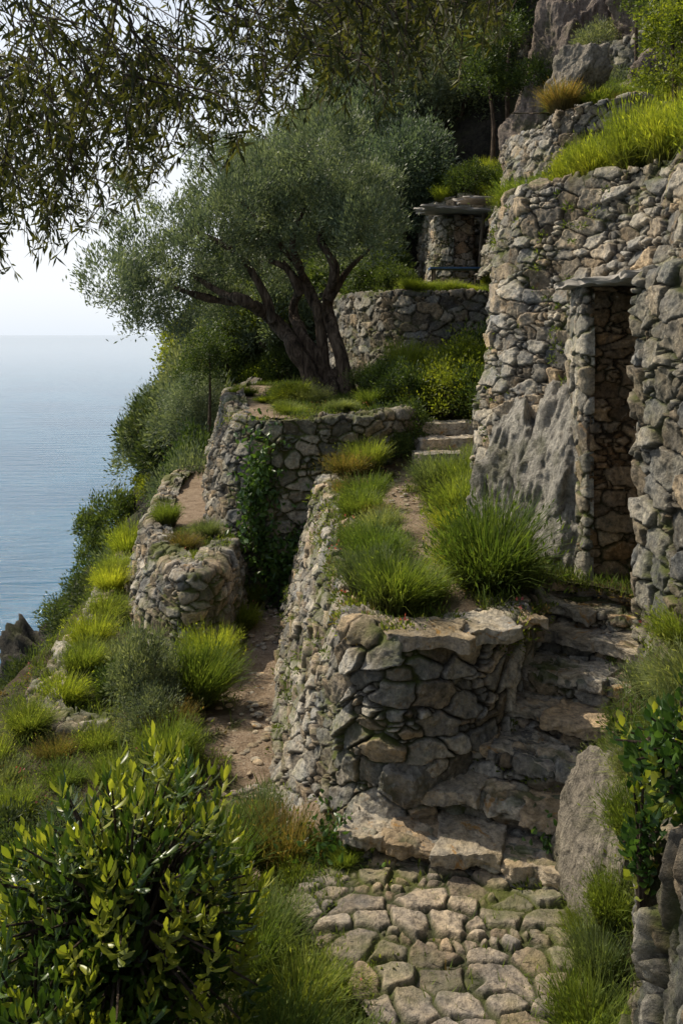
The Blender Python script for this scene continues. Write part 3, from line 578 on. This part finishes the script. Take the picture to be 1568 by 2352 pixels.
def bush(name,ncl,nl,ll,lw,mat,shape=(1,1,.85),sp=.26,fold=False,up=.4):
    d=rdir(ncl);d[:,2]=np.abs(d[:,2])*1.1-.15;d=norm(d)
    c=d*(rng.uniform(.4,1.05,ncl)**.6)[:,None]*np.array(shape)+np.array([0,0,.35*shape[2]])
    cr_=rng.uniform(.5,1.3,ncl)*sp
    C_=np.repeat(c,nl,0);q=rdir(ncl*nl);rr=np.repeat(cr_,nl)*rng.uniform(.2,1.25,ncl*nl)
    P=C_+q*rr[:,None]*np.array([1,1,1.2])
    D=norm(q+.5*np.repeat(d,nl,0)+np.array([0,0,up])+.5*rdir(len(P)))
    V,F=leaves(P,D,ll*rng.uniform(.7,1.3,len(P)),lw*rng.uniform(.7,1.3,len(P)),fold)
    stems=[tube([(0,0,-.1),c[i]*np.array([.5,.5,.35]),c[i]],[.03,.02,.006],5,seg=3) for i in range(0,ncl,4)]
    sv,sf=join(stems)
    me=mesh(name,np.vstack([V,sv]),np.vstack([F,sf+len(V)]),mat);me.materials.append(M_bark)
    mi=np.zeros(len(F)+len(sf),np.int32);mi[len(F):]=1;me.polygons.foreach_set('material_index',mi);return me
BM={'d':[bush('shrub',60,100,.1,.045,L_shrub),bush('shrub',55,110,.1,.045,L_shrub,(1,.9,1.1))],
 'y':[bush('shrub',60,110,.08,.045,L_yel,(1,1,.8)),bush('shrub',60,110,.08,.045,L_yel)],
 'g':[bush('shrub',70,100,.11,.03,L_shrub2,(.9,.9,1.2)),bush('shrub',60,100,.1,.03,L_shrub2)],
 'k':[bush('shrub',60,90,.13,.045,L_dark,(1,1,1)),bush('shrub',60,100,.13,.045,L_dark,(.8,.8,1.2))]}
BL={'d':'dense leafy green shrub','y':'bright yellow green leafy shrub','g':'grey green wispy mediterranean shrub','k':'dark evergreen shrub on the steep slope'}
def shrub(x,y,z,s,k,hs=1.,lab=None,group='shrubs on the hillside'):
    return obj('shrub',BM[k][int(rng.integers(0,2))],lab or BL[k],'shrub',group=group,loc=(x,y,z),rot=(0,0,rng.uniform(0,6.3)),sc=(s,s,s*hs))
for a in [(1.75,13.9,-1.25,.7,'y'),(1.1,14.0,-1.3,.55,'d'),(2.2,14.6,-1,.8,'y'),(.95,13.1,-1.7,.45,'d'),(2.3,13.3,-1.3,.6,'d'),(.65,13.1,-1.6,.42,'d'),(.8,14.8,-1.1,.45,'d'),(2.6,15.5,-1,.8,'d'),(1.9,15.9,-.8,.5,'y'),(.75,12.6,-1.8,.3,'d'),
 (1.9,12.2,-1.9,.3,'g'),(1.2,19.8,.8,.5,'d'),(.8,20.6,.8,.7,'d'),(.6,23.5,.9,1.4,'d'),
 (-1.95,8.5,-3.8,.36,'g',1.6),(-1.8,8.9,-3.8,.34,'g',1.4),(-1.75,8.0,-3.8,.3,'g',1.1),(-2.3,9.2,-3.8,.3,'d',1),(-2.0,9.4,-3.8,.26,'g',1),(-.95,12.8,-3.8,.35,'g'),(-1.4,6.8,-3.8,.28,'d'),
 (-2.3,6.2,-4.0,.3,'d'),(-2.6,5.4,-4.7,.6,'g'),(-2.0,6.0,-4,.35,'d'),(-2.5,6.5,-4.1,.32,'k'),(-2.9,6.9,-4.4,.4,'d'),(-3.3,7.4,-4.7,.45,'k'),(-3.5,8.1,-4.8,.4,'g'),(-2.1,6.7,-3.95,.24,'g'),
 (-.85,15.2,-1.2,.3,'y'),(2.6,9.3,1.5,.4,'y'),(3.1,10.2,1.55,.5,'d'),(3.5,11.8,1.7,.6,'y'),(3.2,13.5,1.7,.5,'d'),(3.7,14.6,2.0,.6,'y'),(5.5,17.8,4.4,.5,'g'),(3.4,22.8,3.6,.6,'d'),(4.4,23.0,3.8,.6,'d'),(3.5,20.6,1.0,.28,'y',2.4),(3.3,16.3,1.6,.5,'y'),(3.6,15.5,2.0,.5,'d'),
 (6.4,18.3,4.8,.5,'d'),(7.3,19.3,6.0,.6,'d'),(6.2,20.2,5.2,.6,'g'),(5.4,20,4.9,.6,'d'),(5.2,24.2,6.6,.8,'d'),(6.5,22,7.0,.7,'g'),
 (-5.0,19.5,-6.2,.7,'k'),(-5.6,21,-6.8,.9,'k'),(-6.6,23.5,-7.6,.9,'d'),(-7.4,25,-8.8,.9,'k'),(-8.4,27.5,-9.6,1.0,'d'),(-5.2,18,-6.6,.6,'g')]:
    shrub(*a,group='leafy shrubs on the terraces')
for i in range(26):
    y=rng.uniform(4.8,19);e=np.interp(y,[0,6,8,20,26],[-2.6,-2.7,-3.6,-4.1,-4.3]);x=e-rng.uniform(.0,.7)
    s=rng.uniform(.18,.42);shrub(x,y,float(min(hh(x,y),-4.0))+.05,s,'dgkkd'[int(rng.integers(0,5))],rng.uniform(.8,1.4),group='leafy shrubs on the terraces')
cnt=0
while cnt<120:
    y=rng.uniform(17,42);x=rng.uniform(-14,1.5)
    px=784+x/y*2000;z=float(hh(x,y))
    if x>-2.9 and y<25 or px<-60:continue
    if z<-20:continue
    if x>-.5 and y<26:continue
    s=rng.uniform(.5,1.3)*(.7+y/70)
    if z<-5.5 and rng.random()<.9:continue
    shrub(x,y,z+.2,s,'kdgdg'[int(rng.integers(0,5))] if rng.random()<.9 else 'y',rng.uniform(.9,1.5));cnt+=1
def crownmesh(name,lobes,ncl,nl,ll,lw,mat,cs=.17,up=.5):
    Ps=[];Ds=[]
    for (c,r) in lobes:
        c=np.array(c);r=np.array(r)
        n=max(4,int(ncl*np.prod(r)**(2/3)))
        d=rdir(n);q=c+d*r*(rng.uniform(.25,1,n)**.5)[:,None]
        P=np.repeat(q,nl,0)+rng.normal(size=(n*nl,3))*cs*np.array([1,1,1.2])
        D=norm(np.repeat(d,nl,0)*.7+np.array([0,0,up])+.7*rdir(n*nl));Ps.append(P);Ds.append(D)
    P=np.vstack(Ps);D=np.vstack(Ds)
    V,F=leaves(P,D,ll*rng.uniform(.7,1.3,len(P)),lw*rng.uniform(.7,1.3,len(P)))
    return mesh(name,V,F,mat)
OT=empty('olive_tree','gnarled old olive tree with several trunks on the stone bastion','tree',(-.2,17,-1.2))
def q(px,py,dy=0): return ((px-784)*.0085,17.+dy,-(py-768)*.0085)
tb=[]
for pts_,rad in [([(740,930),(712,865),(680,800),(630,740),(570,695),(515,675),(440,630)],[.26,.17,.15,.14,.11,.08,.04]),
 ([(770,925),(745,850),(700,780),(672,710),(692,640),(675,560),(700,470)],[.24,.13,.11,.1,.08,.06,.04]),
 ([(805,930),(795,870),(772,780),(752,700),(768,620),(735,540),(800,460)],[.24,.14,.12,.1,.09,.07,.04]),
 ([(745,850),(736,760),(722,700),(700,640),(640,560),(560,470)],[.1,.09,.08,.07,.05,.03]),
 ([(630,740),(600,660),(540,580),(430,520)],[.1,.08,.06,.03]),([(560,692),(500,690),(400,660),(320,620)],[.09,.07,.05,.02]),
 ([(755,690),(800,620),(860,560)],[.09,.06,.03]),([(690,680),(660,620),(620,600)],[.1,.07,.04]),([(735,720),(690,650),(650,600)],[.1,.07,.04])]:
    dy=rng.uniform(-.15,.15);P=[q(a,b,dy+ (rng.uniform(-.5,.5) if i>2 else 0)) for i,(a,b) in enumerate(pts_)]
    tb.append(tube(P,rad,18,.32,9))
for a in np.linspace(0,6.28,9)[:-1]:
    tb.append(tube([(-.15+.5*math.cos(a),17+.5*math.sin(a),-1.3),(-.15+.28*math.cos(a),17+.25*math.sin(a),-1.08),(-.18,17,-.7)],[.05,.1,.07],8,.15))
V,F=join(tb);par(obj('trunk',mesh('trunk',V,F,M_bark,None,True)),OT)
lob=[]
for px,py,r in [(300,650,75),(360,690,75),(300,570,60),(400,600,95),(390,500,75),(480,430,80),(500,550,110),(450,680,70),(570,470,95),(600,580,90),(650,400,95),(700,490,110),(750,360,90),(690,330,60),(800,470,110),(840,540,80),(790,560,70),(860,420,70),(560,360,55),(480,360,40),(250,620,40),(420,740,45),(880,500,60),(620,520,80),(330,740,35),(340,450,45),(270,520,35),(630,300,40),(520,690,40)]:
    r2=r*.0085;lob.append((q(px,py,rng.uniform(-1.2,1.2)),(r2,r2*1.1,r2*.95)))
par(obj('crown',crownmesh('crown',lob,88,68,.1,.028,L_olive,.105,.8)),OT)
def proto(kind):
    if kind=='olive':
        lobes=[((rng.uniform(-1.2,1.2),rng.uniform(-1,1),rng.uniform(2.2,4.2)),(rng.uniform(.6,1.1),)*3) for _ in range(13)]
        cm=crownmesh('crown',lobes,42,50,.13,.038,L_olive,.15)
        tr=join([tube([(0,0,-.5),(.1,0,.8),(.3,.1,2),(.8,.2,3.2)],[.2,.15,.1,.04],9,.15),tube([(0,0,.5),(-.3,0,1.6),(-.8,0,3)],[.12,.1,.04],9,.15)])
    elif kind=='dark':
        lobes=[((rng.uniform(-1.3,1.3)*(1-i/22),rng.uniform(-1.2,1.2)*(1-i/22),1.8+i*.27),(rng.uniform(.6,1.0),)*2+(.6,)) for i in range(16)]
        cm=crownmesh('crown',lobes,42,50,.15,.05,L_dark,.15,.1)
        tr=tube([(0,0,-.5),(.05,0,2),(0,0,4),(.1,0,5.6)],[.17,.13,.08,.03],9,.1)
    else:
        lobes=[((rng.uniform(-.8,.8),rng.uniform(-.8,.8),rng.uniform(3,6)),(rng.uniform(.4,.8),)*3) for _ in range(11)]
        cm=crownmesh('crown',lobes,40,45,.12,.06,L_yel if kind=='bright' else L_shrub,.15,.3)
        tr=tube([(0,0,-.5),(.1,0,2),(-.05,.1,4),(.1,0,5.4)],[.1,.08,.05,.02],8,.1)
    return mesh('trunk',tr[0],tr[1],M_bark,None,True),cm
PR={k:[proto(k),proto(k)] for k in('olive','dark','leafy')};PR['bright']=[proto('bright')]
TL={'olive':'silvery olive tree on the slope','dark':'dark evergreen tree on the hillside','leafy':'slender leafy green tree on the rocks','bright':'young bright green tree above the wall'}
def tree(x,y,z,s,k,hs=1.):
    e=empty('hillside_tree' if k!='olive' else 'olive_tree',TL[k],'tree',(x,y,z),group='trees on the hillside');e.rotation_euler=(0,0,rng.uniform(0,6.3));e.scale=(s,s,s*hs)
    a,b=PR[k][int(rng.integers(0,len(PR[k])))]
    for n,m_ in(('trunk',a),('crown',b)):
        o=bpy.data.objects.new(n,m_);C.objects.link(o);o.parent=e
for a in [(1.2,25,1.3,1,'olive'),(2.2,26.5,1.8,1.1,'olive'),(.2,27,1.8,1.1,'olive'),(-1.2,28,2.5,1.0,'olive'),(-2.6,29,2.0,1.0,'olive'),(3.4,28,5,1.1,'olive'),(.8,29,4.5,1.1,'olive'),(2.4,30,6.5,1.2,'dark'),(3.2,31,8,1.3,'dark'),(1.5,32,8,1.3,'dark'),(4.4,29,7,1.1,'dark'),(0,32,7,1.1,'dark'),(5.5,31,9,1.2,'dark'),
 (4.2,24.5,4.4,.7,'leafy'),(6.2,28.5,8,1,'leafy'),(7.2,25,7.2,1,'leafy'),(8.5,26,8.5,1,'dark'),(9.3,24,8.5,1,'leafy'),(6.9,20.3,5.4,.6,'leafy'),(5.0,13.2,2.4,.5,'bright'),(5.9,14.5,3.0,.6,'leafy'),(10,28,11,1.2,'dark'),(7.5,30,10,1.3,'dark'),(5.0,26,6,.8,'leafy'),(-4.5,31,-1.5,.7,'dark'),(-3.4,26,-2,.6,'leafy'),(-4.4,27,-3.5,.6,'olive'),
 (-6.3,31,-5,.7,'olive'),(-3.2,21,-3.0,.5,'leafy'),(-3.8,23,-3.6,.55,'olive')]: tree(*a)
# overhanging olive canopy
OC=empty('olive_tree','overhanging olive tree with long drooping leafy twigs','tree',(-3.6,2.6,-4))
parts=[tube([(-3.6,2.6,-4.2),(-3.5,2.6,-2),(-3.2,2.7,0),(-2.6,2.9,1.5),(-1.6,3.2,2.1),(0,3.8,2.4),(1.5,4.6,2.6)],[.28,.22,.19,.14,.1,.07,.03],12,.15),
 tube([(-3.2,2.7,0),(-2.9,3.4,1.0),(-2.3,4,1.9),(-1,4.8,2.6),(.6,5.6,3.2)],[.14,.11,.09,.06,.03],10,.15)]
LP=[];LD=[];tw=[]
def lowz(px): return np.interp(px,[0,60,200,330,450,600,720,850,1000,1150],[610,590,510,440,370,300,270,230,190,110])
for i in range(560):
    y=rng.uniform(2.7,5.6)
    u_=rng.random()
    pxl=rng.uniform(-60,400) if u_<.52 else (rng.uniform(400,720) if u_<.74 else rng.uniform(720,1160))
    xe=(pxl-784)/2000*y
    lim=lowz(pxl)
    pyv=lim-abs(rng.normal(0,.6))*lim*.8-rng.uniform(0,40)
    if rng.random()<.12:pyv=lim+rng.uniform(-10,40)
    ze=-(pyv-768)/2000*y
    end=np.array([xe,y,ze]);l=rng.uniform(.25,.5)
    st=end+np.array([rng.uniform(-.35,.15),rng.uniform(-.1,.25),l])
    mid=(st+end)/2+np.array([rng.uniform(-.02,.12),0,.06])
    tw.append(tube([st,mid,end],[.004,.003,.001],4,seg=4))
    n=30;s=rng.uniform(.05,1,n)[:,None];c=(1-s)**2*st+2*s*(1-s)*mid+s*s*end
    ax=norm(end-mid);D=norm(ax*.9+rdir(n)*1.0);LP.append(c);LD.append(D)
P=np.vstack(LP);D=np.vstack(LD)
V,F=leaves(P,D,rng.uniform(.045,.085,len(P)),rng.uniform(.009,.015,len(P)))
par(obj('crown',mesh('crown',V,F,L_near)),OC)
V,F=join(parts);par(obj('trunk',mesh('trunk',V,F,M_bark,None,True)),OC)
V,F=join(tw);o=par(obj('twigs',mesh('twigs',V,F,M_bark)),OC);o['kind']='stuff'
def shootbush(name,center,rad,nsh,nl,ll,lw,m1,m2,tipn=.3):
    d=rdir(nsh);d[:,2]=np.abs(d[:,2])*1.2-.35;d=norm(d)
    k=rng.uniform(.5,1.12,nsh)*(1+.45*vn(d*2.2+4));P0=np.array(center)+d*np.array(rad)*k[:,None]
    ax=norm(d*.6+np.array([0,0,.8])+.25*rdir(nsh))
    out=[[],[]]
    for i in range(nsh):
        a=np.arange(nl)*2.4+rng.uniform(0,6);t=np.linspace(-.12,.0,nl)
        X=norm(np.cross(ax[i],[.3,.5,.1]));Y=np.cross(ax[i],X)
        rd=np.cos(a)[:,None]*X+np.sin(a)[:,None]*Y
        op=np.linspace(1.5,.35,nl)[:,None]
        D=norm(rd*np.sin(op)+ax[i]*np.cos(op));Nn=norm(-rd*np.cos(op)+ax[i]*np.sin(op))
        V,F=leaves(P0[i]+ax[i]*t[:,None],D,ll*rng.uniform(.6,1.15,nl),lw*rng.uniform(.8,1.15,nl),True,N=-Nn)
        tip=(k[i]>.8 and rng.random()<tipn)
        out[1 if tip else 0].append((V,F))
    st=[tube([np.array(center)-np.array([0,0,rad[2]*1.0]),(P0[i]+np.array(center))/2,P0[i]],[.012,.008,.004],5,seg=3) for i in range(0,nsh,2)]
    A=join(out[0]);B=join(out[1]) if out[1] else None;S=join(st)
    Vs=[A[0]];Fs=[A[1]];mi=[np.zeros(len(A[1]))];off=len(A[0])
    for j,K in((1,B),(2,S)):
        if K is None:continue
        Vs.append(K[0]);Fs.append(K[1]+off);off+=len(K[0]);mi.append(np.full(len(K[1]),j))
    me=mesh(name,np.vstack(Vs),np.vstack(Fs),m1,None,True);me.materials.append(m2);me.materials.append(M_bark)
    me.polygons.foreach_set('material_index',np.concatenate(mi).astype(np.int32));return me
obj('laurel_bush',shootbush('laurel_bush',(-.98,3.9,-2.72),(.62,.55,.72),620,10,.085,.025,L_laurel,L_laurelt,.6),'large glossy laurel bush with yellow green shoots','bush')
obj('laurel_bush',shootbush('laurel_bush',(-1.25,3.5,-2.95),(.6,.5,.5),320,10,.085,.025,L_laurel,L_laurelt,.2),'dark glossy laurel bush beside the path','bush')
obj('ivy_bush',shootbush('ivy_bush',(1.42,3.55,-1.75),(.25,.3,.3),170,7,.055,.034,L_ivy,L_laurelt,.1),'glossy climbing plant hanging over the rough rock wall','plant')
obj('ivy_bush',shootbush('ivy_bush',(1.22,3.55,-2.1),(.07,.12,.28),40,7,.05,.032,L_ivy,L_laurelt,.3),'trailing glossy ivy shoots on the rock','plant')
obj('ivy_bush',shootbush('ivy_bush',(1.66,4.95,-2.35),(.16,.2,.28),80,7,.035,.02,L_ivy,L_ivy,.0),'small leafy plant beside the steps','plant')
def creeper(name,cen,sz,n,ll,lw,mat,label):
    a=rng.normal(size=(n,3))*np.array(sz);P=np.array(cen)+a
    V,F=leaves(P,norm(rdir(n)+np.array([0,-.4,-.6])),ll*rng.uniform(.6,1.3,n),lw*rng.uniform(.7,1.2,n),True)
    obj(name,mesh(name,V,F,mat),label,'plant')
creeper('creeper',(-1.15,12.1,-2.3),(.14,.06,.45),900,.09,.06,L_ivy,'dark ivy creeping down the bastion wall')
creeper('creeper',(-.7,12.05,-3.2),(.3,.08,.3),900,.09,.06,L_ivy,'ivy spreading at the foot of the bastion')
creeper('creeper',(-.08,5.45,-3.2),(.12,.1,.09),420,.05,.03,L_ivy,'leafy weeds at the foot of the corner wall')
creeper('creeper',(1.3,5.15,-2.98),(.08,.05,.06),220,.04,.03,L_ivy,'small leafy weeds on the bottom step')
def cover(poly,zf,n,mask,hl,hw,seed,thr=-.12):
    p=np.array(poly);x=rng.uniform(p[:,0].min(),p[:,0].max(),n*3);y=rng.uniform(p[:,1].min(),p[:,1].max(),n*3)
    k=inpoly(x,y,poly)
    q_=np.column_stack([x*1.6,y*1.6,x*0+seed]);k&=(fbm(q_,3)>thr)
    if mask is not None:k&=(mask(x,y)<rng.uniform(.0,.6,len(x)))
    x=x[k][:n];y=y[k][:n];P=np.column_stack([x,y,zf(x,y)-.01+0*x]);m_=len(x)
    return blades(P,rdir(m_)*np.array([1,1,0])+1e-4,rng.uniform(.1,1.1,m_),hl*rng.uniform(.5,1.4,m_),hw)
P_pe=[(-.4,5.2),(-.1,5.6),(.2,4.3),(.42,3.2),(.15,3.0),(-.6,3.0),(-.85,5.0)]
m_t3=lambda x,y:ss(12.2,13.4,y)
cv=[cover(P_low,z_low,32000,pm_low,.12,.009,1,-.02),cover(P_t1,z_t1,48000,pm_up,.12,.008,2,-.08),cover(P_t2,lambda x,y:-1.2,12000,pm_t2,.12,.012,3),cover(P_t3,lambda x,y:-2.86,9000,m_t3,.1,.01,4),cover(P_t4,lambda x,y:.85+.3*ss(20,24,y),14000,None,.15,.015,5),cover(P_t5,z5,20000,None,.25,.014,6),cover(P_pe,lambda x,y:-3.24+0*x,6000,None,.1,.006,7,-.3),cover(P_bk,zb,16000,None,.16,.007,8,-.3)]
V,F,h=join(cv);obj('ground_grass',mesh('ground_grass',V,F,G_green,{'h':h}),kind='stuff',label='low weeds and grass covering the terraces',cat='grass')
def weeds(cen,nl,r,ll,lw,mat,name,label):
    n=len(cen);rr=np.repeat(r*rng.uniform(.4,1.3,n),nl);c=np.repeat(cen,nl,0)
    d=rdir(n*nl);P=c+d*rr[:,None]*rng.uniform(.2,1,(n*nl,1))*np.array([1,1,.7])
    V,F=leaves(P,norm(d+np.array([0,0,.6])),ll*rng.uniform(.6,1.4,len(P)),lw)
    obj(name,mesh(name,V,F,mat),kind='stuff',label=label,cat='weeds')
def pts(poly,zf,n,mask=None):
    p=np.array(poly);x=rng.uniform(p[:,0].min(),p[:,0].max(),n);y=rng.uniform(p[:,1].min(),p[:,1].max(),n)
    k=inpoly(x,y,poly)
    if mask is not None:k&=(mask(x,y)<.3)
    x=x[k];y=y[k];return np.column_stack([x,y,zf(x,y)+.02+0*x])
rim=[]
for (a,b,dz) in [((.1,5.9),(0,6.8),0),((0,6.8),(-.05,8.1),0),((-.05,8.1),(-.15,9.5),0),((-.15,9.5),(-.25,11.1),0),((.2,5.75),(.45,5.7),0),((1.05,5.95),(1.4,6.5),-.05),((-1.5,12.6),(-.2,12.25),.75),((-1.6,12.8),(-2.2,16.5),.75),((-2.5,12.4),(-1.8,10.4),-.9),((1.5,17.4),(3.6,17.4),2.8),((.4,19.5),(1.4,17.5),2.8)]:
    for i in range(34):
        s=rng.random();rim.append((a[0]+(b[0]-a[0])*s+rng.normal(.03,.07),a[1]+(b[1]-a[1])*s,-1.95+dz-abs(rng.normal(0,.08))))
rim=np.array(rim)
A=np.vstack([pts(P_t1,z_t1,2400,pm_up),pts(P_low,z_low,2400,pm_low),pts(P_t3,lambda x,y:-2.85,300,m_t3),pts(P_bk,zb,500),rim,pts(P_t2,lambda x,y:-1.2,300,pm_t2),pts(P_pe,lambda x,y:-3.25,120)])
idx=rng.random(len(A))
weeds(A[idx<.8],34,.11,.035,.016,L_weed,'creeping_weeds','creeping small leaved weeds on soil and wall tops')
weeds(A[idx>=.8],28,.09,.035,.012,L_weed2,'dry_weeds','dry brown weeds among the grass')
weeds(A[idx>.96]+np.array([0,0,.1]),5,.1,.025,.02,L_flower,'small_flowers','small pink flowers among the weeds')
wp=[]
for i in range(150):
    y=rng.uniform(7.6,9.2);f=rng.random()**1.3;b=np.interp(y,[7.6,8.15,8.95,9.2],[1.92,1.68,1.42,1.42]);tp=np.interp(y,[7.6,8.45,9.05,9.2],[2.7,2.25,1.84,1.84])
    z=-1.9+3.3*f;wp.append((b+(tp-b)*(z+2.1)/3.6-.05,y,z))
for i in range(60):
    y=rng.uniform(6.5,12.5);f=rng.random();b=np.interp(y,[6.5,8.1,11,12.5],[-.4,-.62,-.8,-.77]);tp=np.interp(y,[6.5,8.1,11,12.5],[.02,-.1,-.27,-.22]);wp.append((b+(tp-b)*f-.04,y,-3.8+1.85*f))
for i in range(30):
    l,r,z=SP[int(rng.integers(0,8))];s=rng.random();wp.append((l[0]+(r[0]-l[0])*s,l[1]+(r[1]-l[1])*s-.01,z-.1))
wp=np.array(wp);wp=wp[fbm(wp*1.3,2)>-.08]
weeds(wp,26,.07,.035,.015,L_weed,'wall_weeds','small weeds rooted in the joints of the stone walls')
